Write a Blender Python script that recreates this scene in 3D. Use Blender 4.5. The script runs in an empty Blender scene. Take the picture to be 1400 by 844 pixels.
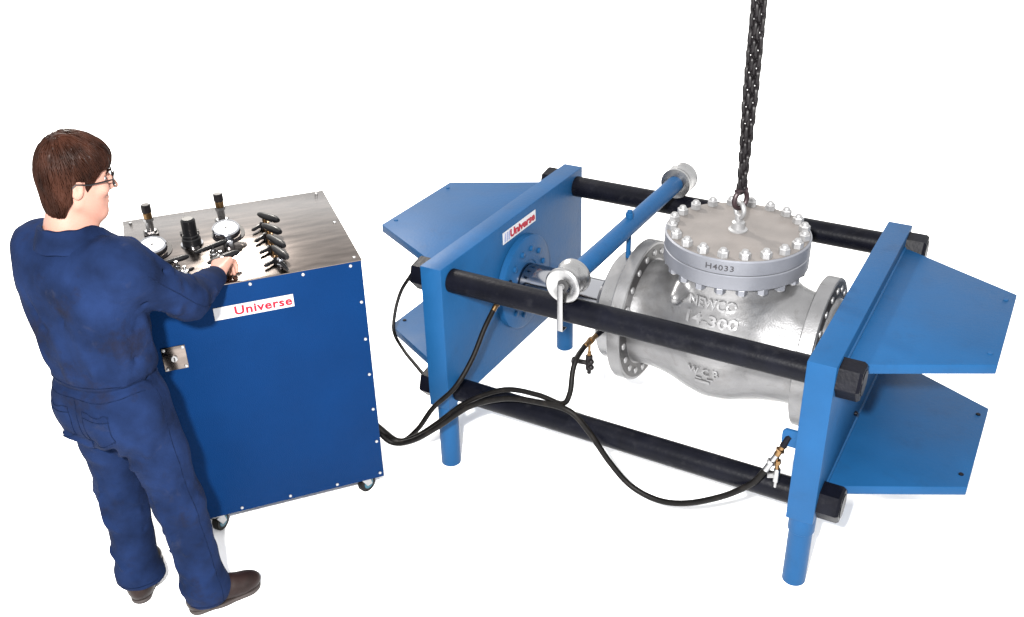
import bpy, bmesh, math, random
import numpy as np
from mathutils import Vector, Matrix
random.seed(4); np.random.seed(4)
R = math.radians
scn = bpy.context.scene
col = scn.collection

# ------------------------------------------------------------------ camera
F_PX, PITCH, ROLL, CAM_H = 1375.8, .5051, -.0265, 2.65
cr, sr = math.cos(ROLL), math.sin(ROLL)
c_, s_ = math.cos(PITCH), math.sin(PITCH)
c_fwd = Vector((0, c_, -s_)); c_up0 = Vector((0, s_, c_)); c_r0 = Vector((1, 0, 0))
c_right = cr * c_r0 + sr * c_up0
c_up = -sr * c_r0 + cr * c_up0
cd = bpy.data.cameras.new('camera'); cam = bpy.data.objects.new('camera', cd); col.objects.link(cam)
m = Matrix((c_right, c_up, -c_fwd)).transposed().to_4x4(); m.translation = (0, 0, CAM_H)
cam.matrix_world = m
cd.sensor_fit = 'HORIZONTAL'; cd.sensor_width = 36; cd.lens = 36 * F_PX / 1400
cd.clip_end = 500; cd.clip_start = .05
scn.camera = cam

# ------------------------------------------------------------------ light: white studio and a camera flash
w = bpy.data.worlds.new('World'); scn.world = w; w.use_nodes = True
bg = w.node_tree.nodes['Background']
bg.inputs[0].default_value = (1, .995, .985, 1); bg.inputs[1].default_value = 1.95
def lamp(name, kind, loc, energy, size, target=None, color=(1, 1, 1), **kw):
    d = bpy.data.lights.new(name, kind); d.energy = energy; d.color = color
    if kind == 'AREA': d.shape = 'DISK'; d.size = size
    else: d.shadow_soft_size = size
    o = bpy.data.objects.new(name, d); col.objects.link(o); o.location = loc
    if target is not None:
        o.rotation_euler = (Vector(target) - Vector(loc)).to_track_quat('-Z', 'Y').to_euler()
    return o
lamp('camera_flash', 'AREA', (-.35, -.15, 3.05), 690, .18, (0, 3.3, .7), (1, .985, .96))
lamp('ceiling_lamp', 'AREA', (-2.45, 8.0, 4.75), 640, .55, (-.95, 3.3, 1.0), (1, .94, .86))
scn.view_settings.view_transform = 'Standard'; scn.view_settings.look = 'None'
scn.view_settings.exposure = 0; scn.view_settings.gamma = 1
scn.render.engine = 'CYCLES'
scn.cycles.max_bounces = 6

# ------------------------------------------------------------------ materials
def mat(name, base, rough=.5, metal=0., spec=.5, var=.08, vscale=6., bump=0., bscale=60., dirt=None, dirt_amt=0., dscale=5., coat=0., stretch=None, rvar=.1):
    m = bpy.data.materials.new(name); m.use_nodes = True
    nt = m.node_tree; N = nt.nodes; L = nt.links; b = N['Principled BSDF']
    tc = N.new('ShaderNodeTexCoord'); src = tc.outputs['Object']
    if stretch:
        mp = N.new('ShaderNodeMapping'); mp.inputs['Scale'].default_value = stretch; L.new(src, mp.inputs[0]); src = mp.outputs[0]
    n = N.new('ShaderNodeTexNoise'); n.inputs['Scale'].default_value = vscale; n.inputs['Detail'].default_value = 6
    L.new(src, n.inputs['Vector'])
    r = N.new('ShaderNodeValToRGB')
    r.color_ramp.elements[0].position = .3; r.color_ramp.elements[1].position = .7
    r.color_ramp.elements[0].color = [c * (1 - var) for c in base] + [1]
    r.color_ramp.elements[1].color = [min(1, c * (1 + var)) for c in base] + [1]
    L.new(n.outputs[0], r.inputs[0]); out = r.outputs[0]
    if dirt:
        n2 = N.new('ShaderNodeTexNoise'); n2.inputs['Scale'].default_value = dscale; n2.inputs['Detail'].default_value = 8; n2.inputs['Roughness'].default_value = .7
        L.new(tc.outputs['Object'], n2.inputs['Vector'])
        r2 = N.new('ShaderNodeValToRGB'); r2.color_ramp.elements[0].position = .55; r2.color_ramp.elements[1].position = .75
        r2.color_ramp.elements[1].color = (dirt_amt,) * 3 + (1,)
        L.new(n2.outputs[0], r2.inputs[0])
        mx = N.new('ShaderNodeMix'); mx.data_type = 'RGBA'
        L.new(r2.outputs[0], mx.inputs[0]); L.new(out, mx.inputs[6]); mx.inputs[7].default_value = (*dirt, 1); out = mx.outputs[2]
    L.new(out, b.inputs['Base Color'])
    mr = N.new('ShaderNodeMapRange'); mr.inputs[3].default_value = max(.02, rough - rvar); mr.inputs[4].default_value = min(1, rough + rvar)
    L.new(n.outputs[0], mr.inputs[0]); L.new(mr.outputs[0], b.inputs['Roughness'])
    b.inputs['Metallic'].default_value = metal
    b.inputs['Specular IOR Level'].default_value = spec
    b.inputs['Coat Weight'].default_value = coat
    if bump:
        nb = N.new('ShaderNodeTexNoise'); nb.inputs['Scale'].default_value = bscale; nb.inputs['Detail'].default_value = 4
        L.new(src, nb.inputs['Vector'])
        bp = N.new('ShaderNodeBump'); bp.inputs['Strength'].default_value = bump; bp.inputs['Distance'].default_value = .004
        L.new(nb.outputs[0], bp.inputs['Height']); L.new(bp.outputs[0], b.inputs['Normal'])
    return m
M = {}
M['floor'] = mat('white_floor', (.97, .97, .97), .9, var=.005, spec=.1)
M['blue'] = mat('bench_blue_paint', (.0042, .0360, .098), .5, spec=.09, var=.09, vscale=5, bump=.18, bscale=70, dirt=(.0045, .026, .068), dirt_amt=.55, dscale=9)
M['navy'] = mat('console_blue_paint', (.0006, .0118, .048), .55, spec=.03, var=.08, vscale=4, bump=.2, bscale=220, dirt=(.002, .012, .047), dirt_amt=.3, dscale=12)
M['black'] = mat('black_oxide_steel', (.0016, .0018, .0036), .40, spec=.06, var=.3, vscale=14, bump=.2, bscale=80, dirt=(.012, .012, .014), dirt_amt=.45, dscale=22)
M['rubber'] = mat('black_rubber', (.0024, .0021, .002), .5, spec=.08, var=.3, vscale=30, bump=.2, bscale=150, dirt=(.02, .016, .012), dirt_amt=.4, dscale=30)
M['plastic'] = mat('black_plastic', (.002, .002, .0026), .4, spec=.16, var=.1)
M['silver'] = mat('aluminium_paint', (.158, .158, .162), .37, metal=.74, spec=.4, var=.14, vscale=11, bump=.2, bscale=170, dirt=(.08, .074, .07), dirt_amt=.5, dscale=6)
M['cover'] = mat('machined_cover_face', (.108, .098, .093), .6, metal=.25, var=.16, vscale=7, bump=.12, bscale=90, dirt=(.10, .08, .07), dirt_amt=.5, dscale=5)
M['rim'] = mat('flange_rim', (.125, .13, .148), .45, metal=.5, var=.08, vscale=9, bump=.12, bscale=90)
M['alu'] = mat('turned_aluminium', (.22, .22, .225), .3, metal=1., var=.06, vscale=20, bump=.08, bscale=120)
M['chrome'] = mat('chrome', (.26, .265, .285), .12, metal=1., var=.04, rvar=.04)
M['steel'] = mat('stainless_sheet', (.112, .095, .086), .2, metal=1., var=.34, vscale=5, bump=.06, bscale=30, stretch=(1.2, 5, 5), dirt=(.09, .08, .074), dirt_amt=.6, dscale=7, rvar=.04)
M['zinc'] = mat('zinc_screw', (.22, .22, .225), .45, metal=.6, var=.15, vscale=40)
M['brass'] = mat('brass', (.14, .085, .04), .35, metal=1., var=.25, vscale=40)
M['dark'] = mat('hole_dark', (.01, .01, .011), .7)
M['white'] = mat('sign_white', (.28, .28, .295), .4, spec=.1, var=.03)
M['face'] = mat('dial_white', (.36, .36, .36), .4, var=.03)
M['red'] = mat('sign_red', (.17, .003, .012), .5, spec=.1, var=.05)
M['emblem'] = mat('emblem_blue', (.10, .12, .22), .5)
M['ink'] = mat('stencil_ink', (.010, .009, .012), .7)
M['cast'] = mat('raised_casting', (.165, .165, .17), .4, metal=.6, var=.12, vscale=30, bump=.2, bscale=90)
M['overall'] = mat('navy_cotton', (.0036, .0083, .0275), .95, spec=.04, var=.4, vscale=9, bump=.9, bscale=26, dirt=(.0052, .0045, .0065), dirt_amt=.9, dscale=5)
M['skin'] = mat('skin', (.225, .118, .092), .5, spec=.15, var=.08, vscale=14, bump=.08, bscale=200)
M['skin'].node_tree.nodes['Principled BSDF'].inputs['Subsurface Weight'].default_value = .12
M['skin'].node_tree.nodes['Principled BSDF'].inputs['Subsurface Radius'].default_value = (.01, .004, .002)
M['hair'] = mat('brown_hair', (.0135, .0047, .0027), .45, spec=.06, var=.6, vscale=26, bump=.9, bscale=38, stretch=(1, 1, .28))
M['shoe'] = mat('dark_brown_leather', (.0075, .0034, .003), .5, spec=.14, var=.35, vscale=18, bump=.3, bscale=60)
M['sole'] = mat('shoe_sole', (.011, .006, .005), .7)
M['eyew'] = mat('eye_white', (.25, .24, .235), .25)
M['chain'] = mat('dark_chain_steel', (.005, .0042, .0048), .42, metal=.15, spec=.15, var=.4, vscale=40)
M['dark_ring'] = mat('dark_flange_ring', (.022, .021, .022), .45, metal=.4, var=.3, vscale=12)  # dark grey ring round the flange bolts, darker than the silver body
M['turned'] = mat('turned_roller', (.24, .24, .243), .27, metal=1., var=.12, vscale=8, bump=.1, bscale=60)
def dusty(m, col, scale, lo, hi, amt):
    nt = m.node_tree; b = nt.nodes['Principled BSDF']; src = b.inputs['Base Color'].links[0].from_socket
    n = nt.nodes.new('ShaderNodeTexNoise'); n.inputs['Scale'].default_value = scale; n.inputs['Detail'].default_value = 9; n.inputs['Roughness'].default_value = .72; n.inputs['Distortion'].default_value = .6
    mp = nt.nodes.new('ShaderNodeMapping'); mp.inputs['Location'].default_value = (3.1, 7.7, 1.9); tc = nt.nodes.new('ShaderNodeTexCoord'); nt.links.new(tc.outputs['Object'], mp.inputs[0]); nt.links.new(mp.outputs[0], n.inputs['Vector'])
    r = nt.nodes.new('ShaderNodeMapRange'); r.inputs[1].default_value = lo; r.inputs[2].default_value = hi; r.inputs[4].default_value = amt; nt.links.new(n.outputs[0], r.inputs[0])
    mx = nt.nodes.new('ShaderNodeMix'); mx.data_type = 'RGBA'; nt.links.new(r.outputs[0], mx.inputs[0]); nt.links.new(src, mx.inputs[6]); mx.inputs[7].default_value = (*col, 1); nt.links.new(mx.outputs[2], b.inputs['Base Color'])
dusty(M['overall'], (.022, .022, .030), 5.5, .60, .78, .6)
dusty(M['silver'], (.07, .065, .06), 14, .56, .72, .5)
dusty(M['blue'], (.012, .060, .135), 26, .66, .74, .35)
M['hub'] = mat('caster_hub', (.012, .06, .085), .4, spec=.2)
M['seam'] = mat('seam_thread', (.0028, .0060, .0185), .95, spec=.03, var=.4, vscale=60)
M['link'] = M['chain']
g = bpy.data.materials.new('lens_glass'); g.use_nodes = True
b = g.node_tree.nodes['Principled BSDF']; b.inputs['Transmission Weight'].default_value = 1; b.inputs['Roughness'].default_value = .03
b.inputs['Base Color'].default_value = (.75, .75, .78, 1); b.inputs['IOR'].default_value = 1.1
M['lens'] = g

# ------------------------------------------------------------------ mesh helpers
def link(name, me, material, parent=None, smooth=35):
    o = bpy.data.objects.new(name, me); col.objects.link(o)
    if parent is not None: o.parent = parent
    if material is not None and not me.materials: me.materials.append(material)
    if smooth:
        me.shade_smooth(); me.set_sharp_from_angle(angle=R(smooth))
    return o
def from_vf(v, f):
    me = bpy.data.meshes.new('mesh'); me.from_pydata([tuple(map(float, p)) for p in v], [], f); me.update(); return me
class MB:
    def __init__(s): s.v = []; s.f = []
    def add(s, v, f):
        k = len(s.v); s.v += [tuple(map(float, p)) for p in v]; s.f += [tuple(i + k for i in q) for q in f]; return s
    def lathe(s, prof, p0=(0, 0, 0), ax=(0, 0, 1), seg=32, closed=False):
        """prof: list of (radius, height along axis)"""
        ax = Vector(ax).normalized(); q = ax.to_track_quat('Z', 'Y').to_matrix(); p0 = Vector(p0)
        v = []; f = []; n = len(prof)
        for r, h in prof:
            for i in range(seg):
                a = 2 * math.pi * i / seg
                v.append(p0 + q @ Vector((r * math.cos(a), r * math.sin(a), h)))
        rng = n if closed else n - 1
        for j in range(rng):
            j2 = (j + 1) % n
            for i in range(seg):
                i2 = (i + 1) % seg
                f.append((j * seg + i, j * seg + i2, j2 * seg + i2, j2 * seg + i))
        if not closed:
            f.append(tuple(range(seg))[::-1]); f.append(tuple((n - 1) * seg + i for i in range(seg)))
        return s.add(v, f)
    def cyl(s, p0, p1, r, seg=24, ch=.0, r2=None):
        p0 = Vector(p0); p1 = Vector(p1); L = (p1 - p0).length; r2 = r if r2 is None else r2
        prof = [(r, 0), (r2, L)] if not ch else [(r - ch, 0), (r, ch), (r2, L - ch), (r2 - ch, L)]
        return s.lathe(prof, p0, p1 - p0, seg)
    def box(s, lo, hi, bev=0., seg=2):
        bm = bmesh.new(); bmesh.ops.create_cube(bm, size=1)
        lo = Vector(lo); hi = Vector(hi); d = hi - lo; c = (hi + lo) / 2
        for v in bm.verts: v.co = Vector((v.co.x * d.x, v.co.y * d.y, v.co.z * d.z)) + c
        return s._bm(bm, bev, seg)
    def prism(s, poly, axis, a0, a1, bev=0., seg=2):
        """poly: 2-D points in the two other axes (in order x,y,z without axis)"""
        bm = bmesh.new(); V = []
        for a in (a0, a1):
            row = []
            for p in poly:
                q = list(p); q.insert(axis, a); row.append(bm.verts.new(q))
            V.append(row)
        n = len(poly); bm.faces.new(V[0]); bm.faces.new(V[1])
        for i in range(n): bm.faces.new((V[0][i], V[0][(i + 1) % n], V[1][(i + 1) % n], V[1][i]))
        bmesh.ops.recalc_face_normals(bm, faces=bm.faces)
        return s._bm(bm, bev, seg)
    def _bm(s, bm, bev, seg):
        if bev: bmesh.ops.bevel(bm, geom=list(bm.edges), offset=bev, segments=seg, affect='EDGES', profile=.5)
        bm.verts.index_update()
        s.add([v.co for v in bm.verts], [tuple(v.index for v in f.verts) for f in bm.faces]); bm.free(); return s
    def tube(s, pts, r, seg=12, caps=True, closed=False):
        pts = [Vector(p) for p in pts]; n = len(pts); rr = r if isinstance(r, (list, tuple)) else [r] * n
        v = []; f = []; up = None
        for i, p in enumerate(pts):
            if closed: t = (pts[(i + 1) % n] - pts[i - 1]).normalized()
            else: t = (pts[min(i + 1, n - 1)] - pts[max(i - 1, 0)]).normalized()
            if up is None: up = t.orthogonal().normalized()
            up = (up - t * up.dot(t)).normalized(); b = t.cross(up)
            for k in range(seg):
                a = 2 * math.pi * k / seg; v.append(p + (up * math.cos(a) + b * math.sin(a)) * rr[i])
        for i in range(n if closed else n - 1):
            i2 = (i + 1) % n
            for k in range(seg):
                k2 = (k + 1) % seg; f.append((i * seg + k, i * seg + k2, i2 * seg + k2, i2 * seg + k))
        if caps and not closed: f.append(tuple(range(seg))[::-1]); f.append(tuple((n - 1) * seg + k for k in range(seg)))
        return s.add(v, f)
    def ball(s, c, r, sc=(1, 1, 1), seg=16, rings=10):
        prof = [(max(1e-4, math.sin(math.pi * i / rings)) * r, -math.cos(math.pi * i / rings) * r) for i in range(rings + 1)]
        k = len(s.v); s.lathe(prof, (0, 0, 0), (0, 0, 1), seg)
        for i in range(k, len(s.v)): p = s.v[i]; s.v[i] = (p[0] * sc[0] + c[0], p[1] * sc[1] + c[1], p[2] * sc[2] + c[2])
        return s
    def mesh(s):
        me = from_vf(s.v, s.f); bm = bmesh.new(); bm.from_mesh(me); bmesh.ops.recalc_face_normals(bm, faces=bm.faces); bm.to_mesh(me); bm.free(); return me
    def build(s, name, material, parent=None, smooth=35): return link(name, s.mesh(), material, parent, smooth)
def thing(name, label, cat, loc=(0, 0, 0), rz=0., group=None):
    o = bpy.data.objects.new(name, None); col.objects.link(o); o.location = loc; o.rotation_euler = (0, 0, rz); o.empty_display_size = .1
    return tag(o, label, cat, group)
def tag(o, label, cat, group=None):
    o['label'] = label; o['category'] = cat
    if group: o['group'] = group
    return o
def spline(pts, n=10):
    P = [Vector(p) for p in pts]; P = [P[0] * 2 - P[1]] + P + [P[-1] * 2 - P[-2]]; out = []
    for i in range(1, len(P) - 2):
        a, b, c, d = P[i - 1:i + 3]
        for k in range(n):
            t = k / n
            out.append(.5 * ((2 * b) + (c - a) * t + (2 * a - 5 * b + 4 * c - d) * t * t + (3 * b - a - 3 * c + d) * t ** 3))
    return out + [P[-2]]
def text_mesh(s, size, bold=0., depth=.0008, res=3, spacing=1.):
    cu = bpy.data.curves.new('lettering', 'FONT'); cu.body = s; cu.size = size; cu.offset = bold; cu.extrude = depth; cu.resolution_u = res; cu.space_character = spacing
    o = bpy.data.objects.new('lettering_tmp', cu); col.objects.link(o)
    dg = bpy.context.evaluated_depsgraph_get(); me = bpy.data.meshes.new_from_object(o.evaluated_get(dg))
    bpy.data.objects.remove(o); me.materials.clear(); return me
def fit_text(me, x0, x1, y0, y1):
    """scale a lettering mesh into a rectangle"""
    v = np.array([p.co for p in me.vertices]); lo = v.min(0); hi = v.max(0)
    for p in me.vertices:
        p.co.x = x0 + (p.co.x - lo[0]) / (hi[0] - lo[0]) * (x1 - x0); p.co.y = y0 + (p.co.y - lo[1]) / (hi[1] - lo[1]) * (y1 - y0)
    return me

# ------------------------------------------------------------------ signed distance shapes -> mesh (surface nets)
def rc(a, b, r1, r2=None):
    a = np.array(a, float); b = np.array(b, float); r2 = r1 if r2 is None else r2; ba = b - a; L2 = max(ba @ ba, 1e-12)
    def f(P):
        t = np.clip((P - a) @ ba / L2, 0, 1); return np.sqrt((((P - a) - t[:, None] * ba) ** 2).sum(1)) - (r1 + t * (r2 - r1))
    return f
def el(c, r, Q=None):
    c = np.array(c, float); r = np.array(r, float)
    def f(P):
        p = P - c
        if Q is not None: p = p @ Q
        k0 = np.sqrt(((p / r) ** 2).sum(1)); k1 = np.sqrt(((p / r ** 2) ** 2).sum(1)) + 1e-9
        return k0 * (k0 - 1) / k1
    return f
def ecap(a, b, ra, rb):
    """elliptic tapered limb standing up: ra, rb = (half width u, half depth v)"""
    a = np.array(a, float); b = np.array(b, float); ba = b - a; L2 = ba @ ba; ra = np.array(ra, float); rb = np.array(rb, float)
    def f(P):
        t = np.clip((P - a) @ ba / L2, 0, 1); q = (P - a) - t[:, None] * ba; r = ra + t[:, None] * (rb - ra); mn = r.min(1)
        d = np.sqrt((q[:, 0] / r[:, 0]) ** 2 + (q[:, 1] / r[:, 1]) ** 2 + (q[:, 2] / mn) ** 2); return (d - 1) * mn
    return f
def cylx(x0, x1, y, z, r, ax=0):
    o = [i for i in range(3) if i != ax]
    def f(P):
        d1 = np.sqrt((P[:, o[0]] - y) ** 2 + (P[:, o[1]] - z) ** 2) - r; d2 = np.abs(P[:, ax] - (x0 + x1) / 2) - (x1 - x0) / 2
        return np.minimum(np.maximum(d1, d2), 0) + np.sqrt(np.maximum(d1, 0) ** 2 + np.maximum(d2, 0) ** 2)
    return f
def polyx(poly, half, i=1, j=2, k=0):
    """polygon in axes i,j extruded along axis k to +-half"""
    V = np.array(poly, float)
    def f(P):
        p = P[:, [i, j]]; d = np.full(len(p), 1e9); s = np.ones(len(p)); n = len(V)
        for a in range(n):
            A = V[a]; B = V[a - 1]; e = B - A; w_ = p - A
            q = w_ - e * np.clip(w_ @ e / (e @ e), 0, 1)[:, None]; d = np.minimum(d, (q ** 2).sum(1))
            c1 = p[:, 1] >= A[1]; c2 = p[:, 1] < B[1]; c3 = e[0] * w_[:, 1] > e[1] * w_[:, 0]
            fl = (c1 & c2 & c3) | (~c1 & ~c2 & ~c3); s = np.where(fl, -s, s)
        return np.maximum(s * np.sqrt(d), np.abs(P[:, k]) - half)
    return f
class SDF:
    def __init__(s, disp=None): s.p = []; s.disp = disp
    def add(s, f, k=.03): s.p.append((f, 1, k)); return s
    def sub(s, f, k=.01): s.p.append((f, -1, k)); return s
    def __call__(s, P, prims=None, disp=True):
        d = None
        for f, op, k in (s.p if prims is None else prims):
            e = f(P)
            if d is None: d = e if op > 0 else np.full(len(P), 1.)
            elif op > 0:
                h = np.maximum(k - np.abs(d - e), 0) / k; d = np.minimum(d, e) - h * h * k / 4
            else:
                e = -e; h = np.maximum(k - np.abs(d - e), 0) / k; d = np.maximum(d, e) + h * h * k / 4
        if disp and s.disp is not None: d = d + s.disp(P)
        return d
    def mesh(s, lo, hi, h, B=20):
        lo = np.array(lo, float); N = np.ceil((np.array(hi) - lo) / h).astype(int); nb = -(-N // B); rad = B * h * .87 + h
        S1 = int(nb[0] * B + 2); S2 = int(nb[1] * B + 2); S3 = int(nb[2] * B + 2)
        gid = lambda I: (I[:, 0] * S2 + I[:, 1]) * S3 + I[:, 2]
        I0 = np.stack(np.meshgrid(*[np.arange(n) for n in nb], indexing='ij'), -1).reshape(-1, 3) * B
        C = lo + (I0 + B / 2) * h
        D = np.stack([f(C) * op if op > 0 else np.full(len(C), -9.) for f, op, k in s.p], 1)
        pos = np.array([op > 0 for _, op, _ in s.p]); dm = np.where(pos, D, 9).min(1)
        kmax = max(k for _, _, k in s.p)
        act = np.where(np.abs(s(C)) < rad * 1.6 + kmax * .3)[0]
        loc = np.stack(np.meshgrid(*[np.arange(B + 1)] * 3, indexing='ij'), -1).reshape(-1, 3)
        ids = []; vs = []; quads = []
        cor = np.array([(a, b, c) for a in (0, 1) for b in (0, 1) for c in (0, 1)])
        for bi in act:
            pr = [q for j, q in enumerate(s.p) if (not pos[j]) or D[bi, j] < dm[bi] + 2 * rad * 1.3 + 2 * q[2]]
            P = lo + (loc + I0[bi]) * h; d = s(P, pr).reshape(B + 1, B + 1, B + 1); ins = d < 0
            if ins.all() or not ins.any(): continue
            cnt = sum(ins[a:a + B, b_:b_ + B, c:c + B].astype(int) for a, b_, c in cor)
            cells = np.argwhere((cnt > 0) & (cnt < 8))
            acc = np.zeros((len(cells), 3)); n = np.zeros(len(cells))
            for i in range(8):
                for j in range(i + 1, 8):
                    if np.abs(cor[i] - cor[j]).sum() != 1: continue
                    a = cells + cor[i]; b_ = cells + cor[j]; da = d[tuple(a.T)]; db = d[tuple(b_.T)]
                    mk = (da < 0) != (db < 0); t = np.where(mk, da / np.where(mk, da - db, 1), 0)
                    acc += np.where(mk[:, None], a + t[:, None] * (b_ - a), 0); n += mk
            ids.append(gid(cells + I0[bi])); vs.append(lo + (acc / n[:, None] + I0[bi]) * h)
            for ax in range(3):
                e = np.zeros(3, int); e[ax] = 1; o = [i for i in range(3) if i != ax]
                A = ins[:B, :B, :B]; Bn = ins[e[0]:e[0] + B, e[1]:e[1] + B, e[2]:e[2] + B]
                cr_ = np.argwhere(A != Bn)
                if not len(cr_): continue
                inside = A[tuple(cr_.T)]; G = cr_ + I0[bi]; ok = (G[:, o[0]] > 0) & (G[:, o[1]] > 0); G = G[ok]; inside = inside[ok]
                d1 = np.zeros(3, int); d1[o[0]] = 1; d2 = np.zeros(3, int); d2[o[1]] = 1
                q = np.stack([gid(G), gid(G - d1), gid(G - d1 - d2), gid(G - d2)], 1)
                flip = inside if ax != 1 else ~inside
                q[~flip] = q[~flip][:, ::-1]; quads.append(q)
        ids = np.concatenate(ids); vs = np.concatenate(vs); q = np.concatenate(quads)
        o = np.argsort(ids); sid = ids[o]; k = np.searchsorted(sid, q); k = np.clip(k, 0, len(sid) - 1)
        good = (sid[k] == q).all(1); q = o[k[good]]
        me = bpy.data.meshes.new('mesh'); me.vertices.add(len(vs)); me.vertices.foreach_set('co', vs.astype(np.float32).ravel())
        me.loops.add(q.size); me.loops.foreach_set('vertex_index', q.astype(np.int32).ravel())
        me.polygons.add(len(q)); me.polygons.foreach_set('loop_start', np.arange(0, q.size, 4, dtype=np.int32))
        me.update(calc_edges=True); me.validate(); return me
def move_mesh(me, fn):
    v = np.empty(len(me.vertices) * 3, np.float32); me.vertices.foreach_get('co', v); v = fn(v.reshape(-1, 3).astype(float))
    me.vertices.foreach_set('co', v.astype(np.float32).ravel()); me.update(); return me
def relax(me, it=2, lam=.5):
    n = len(me.vertices); e = np.empty(len(me.edges) * 2, np.int32); me.edges.foreach_get('vertices', e); e = e.reshape(-1, 2)
    def fn(v):
        for _ in range(it):
            s = np.zeros_like(v); c = np.zeros(n)
            for k in range(3): s[:, k] = np.bincount(e[:, 0], v[e[:, 1], k], n) + np.bincount(e[:, 1], v[e[:, 0], k], n)
            c = np.bincount(e.ravel(), minlength=n); v = v + lam * (s / np.maximum(c, 1)[:, None] - v)
        return v
    return move_mesh(me, fn)

# ------------------------------------------------------------------ pixel -> point on a plane of the bench or console
BX, BY, BPSI = -.3463, 3.4282, -.5309
CX, CY, CPSI = -.5339, 3.2394, .3477
def frame(x0, y0, psi): return Matrix.Translation((x0, y0, 0)) @ Matrix.Rotation(psi, 4, 'Z')
def pix(px, py, fr, axis, val):
    d = c_fwd + c_right * ((px - 700) / F_PX) - c_up * ((py - 422) / F_PX); o = Vector((0, 0, CAM_H)); inv = fr.inverted()
    o = inv @ o; d = inv.to_3x3() @ d; return o + d * ((val - o[axis]) / d[axis])
FB = frame(BX, BY, BPSI); FC = frame(CX, CY, CPSI)

# ================================================================== the setting
me = from_vf([(-60, -30, 0), (60, -30, 0), (60, 120, 0), (-60, 120, 0)], [(0, 1, 2, 3)])
fl = link('floor', me, M['floor'], smooth=0); fl['kind'] = 'structure'

# ================================================================== valve test bench
T, L, W, H, ZL = .0939, 1.3801, 1.2077, .6358, .3148
XA0, XA1, XB0, XB1 = 0, T, T + L, 2 * T + L
ZT = ZL + H; YC = W / 2; ZC = .633
bench = thing('valve_test_bench', 'large blue clamping test bench with four black tie rods holding a silver valve', 'test bench', (BX, BY, 0), BPSI)
for x0 in (XA0, XB0):
    MB().box((x0, 0, ZL), (x0 + T, W, ZT), .004).build('end_plate', M['blue'], bench)
# gussets: horizontal tapered shelves on the outer side of each plate
for sx, xp in ((-1, XA0), (1, XB1)):
    for z in (.90, .405):
        a = xp - sx * .0; e = xp + sx * .43
        gs = MB().prism([(a, .115), (e, .338), (e, .872), (a, W - .115)], 2, z - .036, z, .003).build('gusset', M['blue'], bench)
        for yy in (.40, .81):
            MB().cyl((xp + sx * .40, yy, z - .002), (xp + sx * .40, yy, z + .0035), .009, 14, .0015).build('bolt', M['blue'] if z > .6 else M['black'], gs)
        wb = MB(); wb.tube([(xp + sx * .001, .12, z), (xp + sx * .001, W - .12, z)], .007, 8); wb.build('weld_bead', M['blue'], gs)
# tie rods
def hexnut(x0, x1, y, z, r, rot=0.):
    b_ = MB(); s = 1 if x1 > x0 else -1; n = 6; v = []; c1 = .010
    for xx, rr in ((x0, r), (x1 - s * c1, r), (x1, r * .9)):
        for i in range(n):
            a = rot + math.pi / 3 * i; v.append((xx, y + rr * math.cos(a), z + rr * math.sin(a)))
    f = [tuple(range(6)), tuple(range(12, 18))]
    for j in range(2):
        for i in range(6): f.append((j * 6 + i, j * 6 + (i + 1) % 6, j * 6 + 6 + (i + 1) % 6, j * 6 + 6 + i))
    b_.add(v, f)
    b_.cyl((x1 - s * .004, y, z), (x1 + s * .003, y, z), r * .66, 24, .001)
    return b_
RR = .047
for y, z in ((.068, .88), (1.135, .88), (.075, .376), (1.13, .376)):
    rod = MB().cyl((XA1 + .003, y, z), (XB0 - .003, y, z), RR, 40, .001).build('tie_rod', M['black'], bench)
    hexnut(XA0, -.062, y, z, .066, .2).build('hex_nut', M['black'], rod, 25)
    hexnut(XB1, XB1 + .075, y, z, .066, .1).build('hex_nut', M['black'], rod, 25)
# legs
for x in (T / 2, XB0 + T / 2):
    for y in (.058, W - .085):
        lg = MB().cyl((x, y, 0), (x, y, ZL + .002), .0415, 36, .006).build('leg', M['blue'], bench)
        if x > 1 and y < .1: MB().cyl((x, y, ZL - .075), (x, y, ZL - .002), .0465, 36, .003).build('leg_collar', M['blue'], lg)
# ram, its mounting boss with cap screws, the pressing head
boss = MB().lathe([(.204, 0), (.210, .004), (.210, .03), (.204, .034), (.10, .034), (.1, .03)], (XA1, YC, ZC), (1, 0, 0), 64).build('ram_boss', M['blue'], bench)
cs = None
for i in range(12):
    a = 2 * math.pi * (i + .5) / 12
    if cs is None:
        cs = MB().lathe([(.013, 0), (.013, .008), (.010, .010)], (0, 0, 0), (1, 0, 0), 14).build('cap_screw', M['blue'], boss); o = cs
    else: o = cs.copy(); col.objects.link(o); o.parent = boss
    o.location = (XA1 + .033, YC + .15 * math.cos(a), ZC + .15 * math.sin(a))
ram = MB().cyl((XA1 + .02, YC, ZC), (.562, YC, ZC), .086, 48, .003).build('ram', M['chrome'], bench)
MB().lathe([(.05, 0), (.222, .0), (.226, .004), (.226, .074), (.222, .078), (.05, .078)], (.559, YC, ZC), (1, 0, 0), 72).build('pressing_head', M['alu'], bench)
# name plate on the inner face
sg = MB().box((XA1 + .0005, .463, .862), (XA1 + .0025, .743, .914)).build('name_plate', M['white'], bench, 0)
def on_xplane(me, X): return move_mesh(me, lambda v: np.stack([X + v[:, 2], v[:, 0], v[:, 1]], 1))
link('lettering', on_xplane(fit_text(text_mesh('Universe', .05, .0022, .0006), .522, .736, .870, .908), XA1 + .0030), M['red'], sg, 0)
eb = MB()
for i, yy in enumerate((.472, .490, .506)): eb.prism([(yy, .869), (yy + .009, .869), (yy + .015, .907), (yy + .006, .907)], 0, XA1 + .0026, XA1 + .0034)
eb.build('emblem', M['emblem'], sg, 0)
p = pix(1168, 565, FB, 0, XB1); MB().cyl(p, p + Vector((.012, 0, 0)), .009, 12, .002).build('plug', M['black'], bench)
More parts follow.
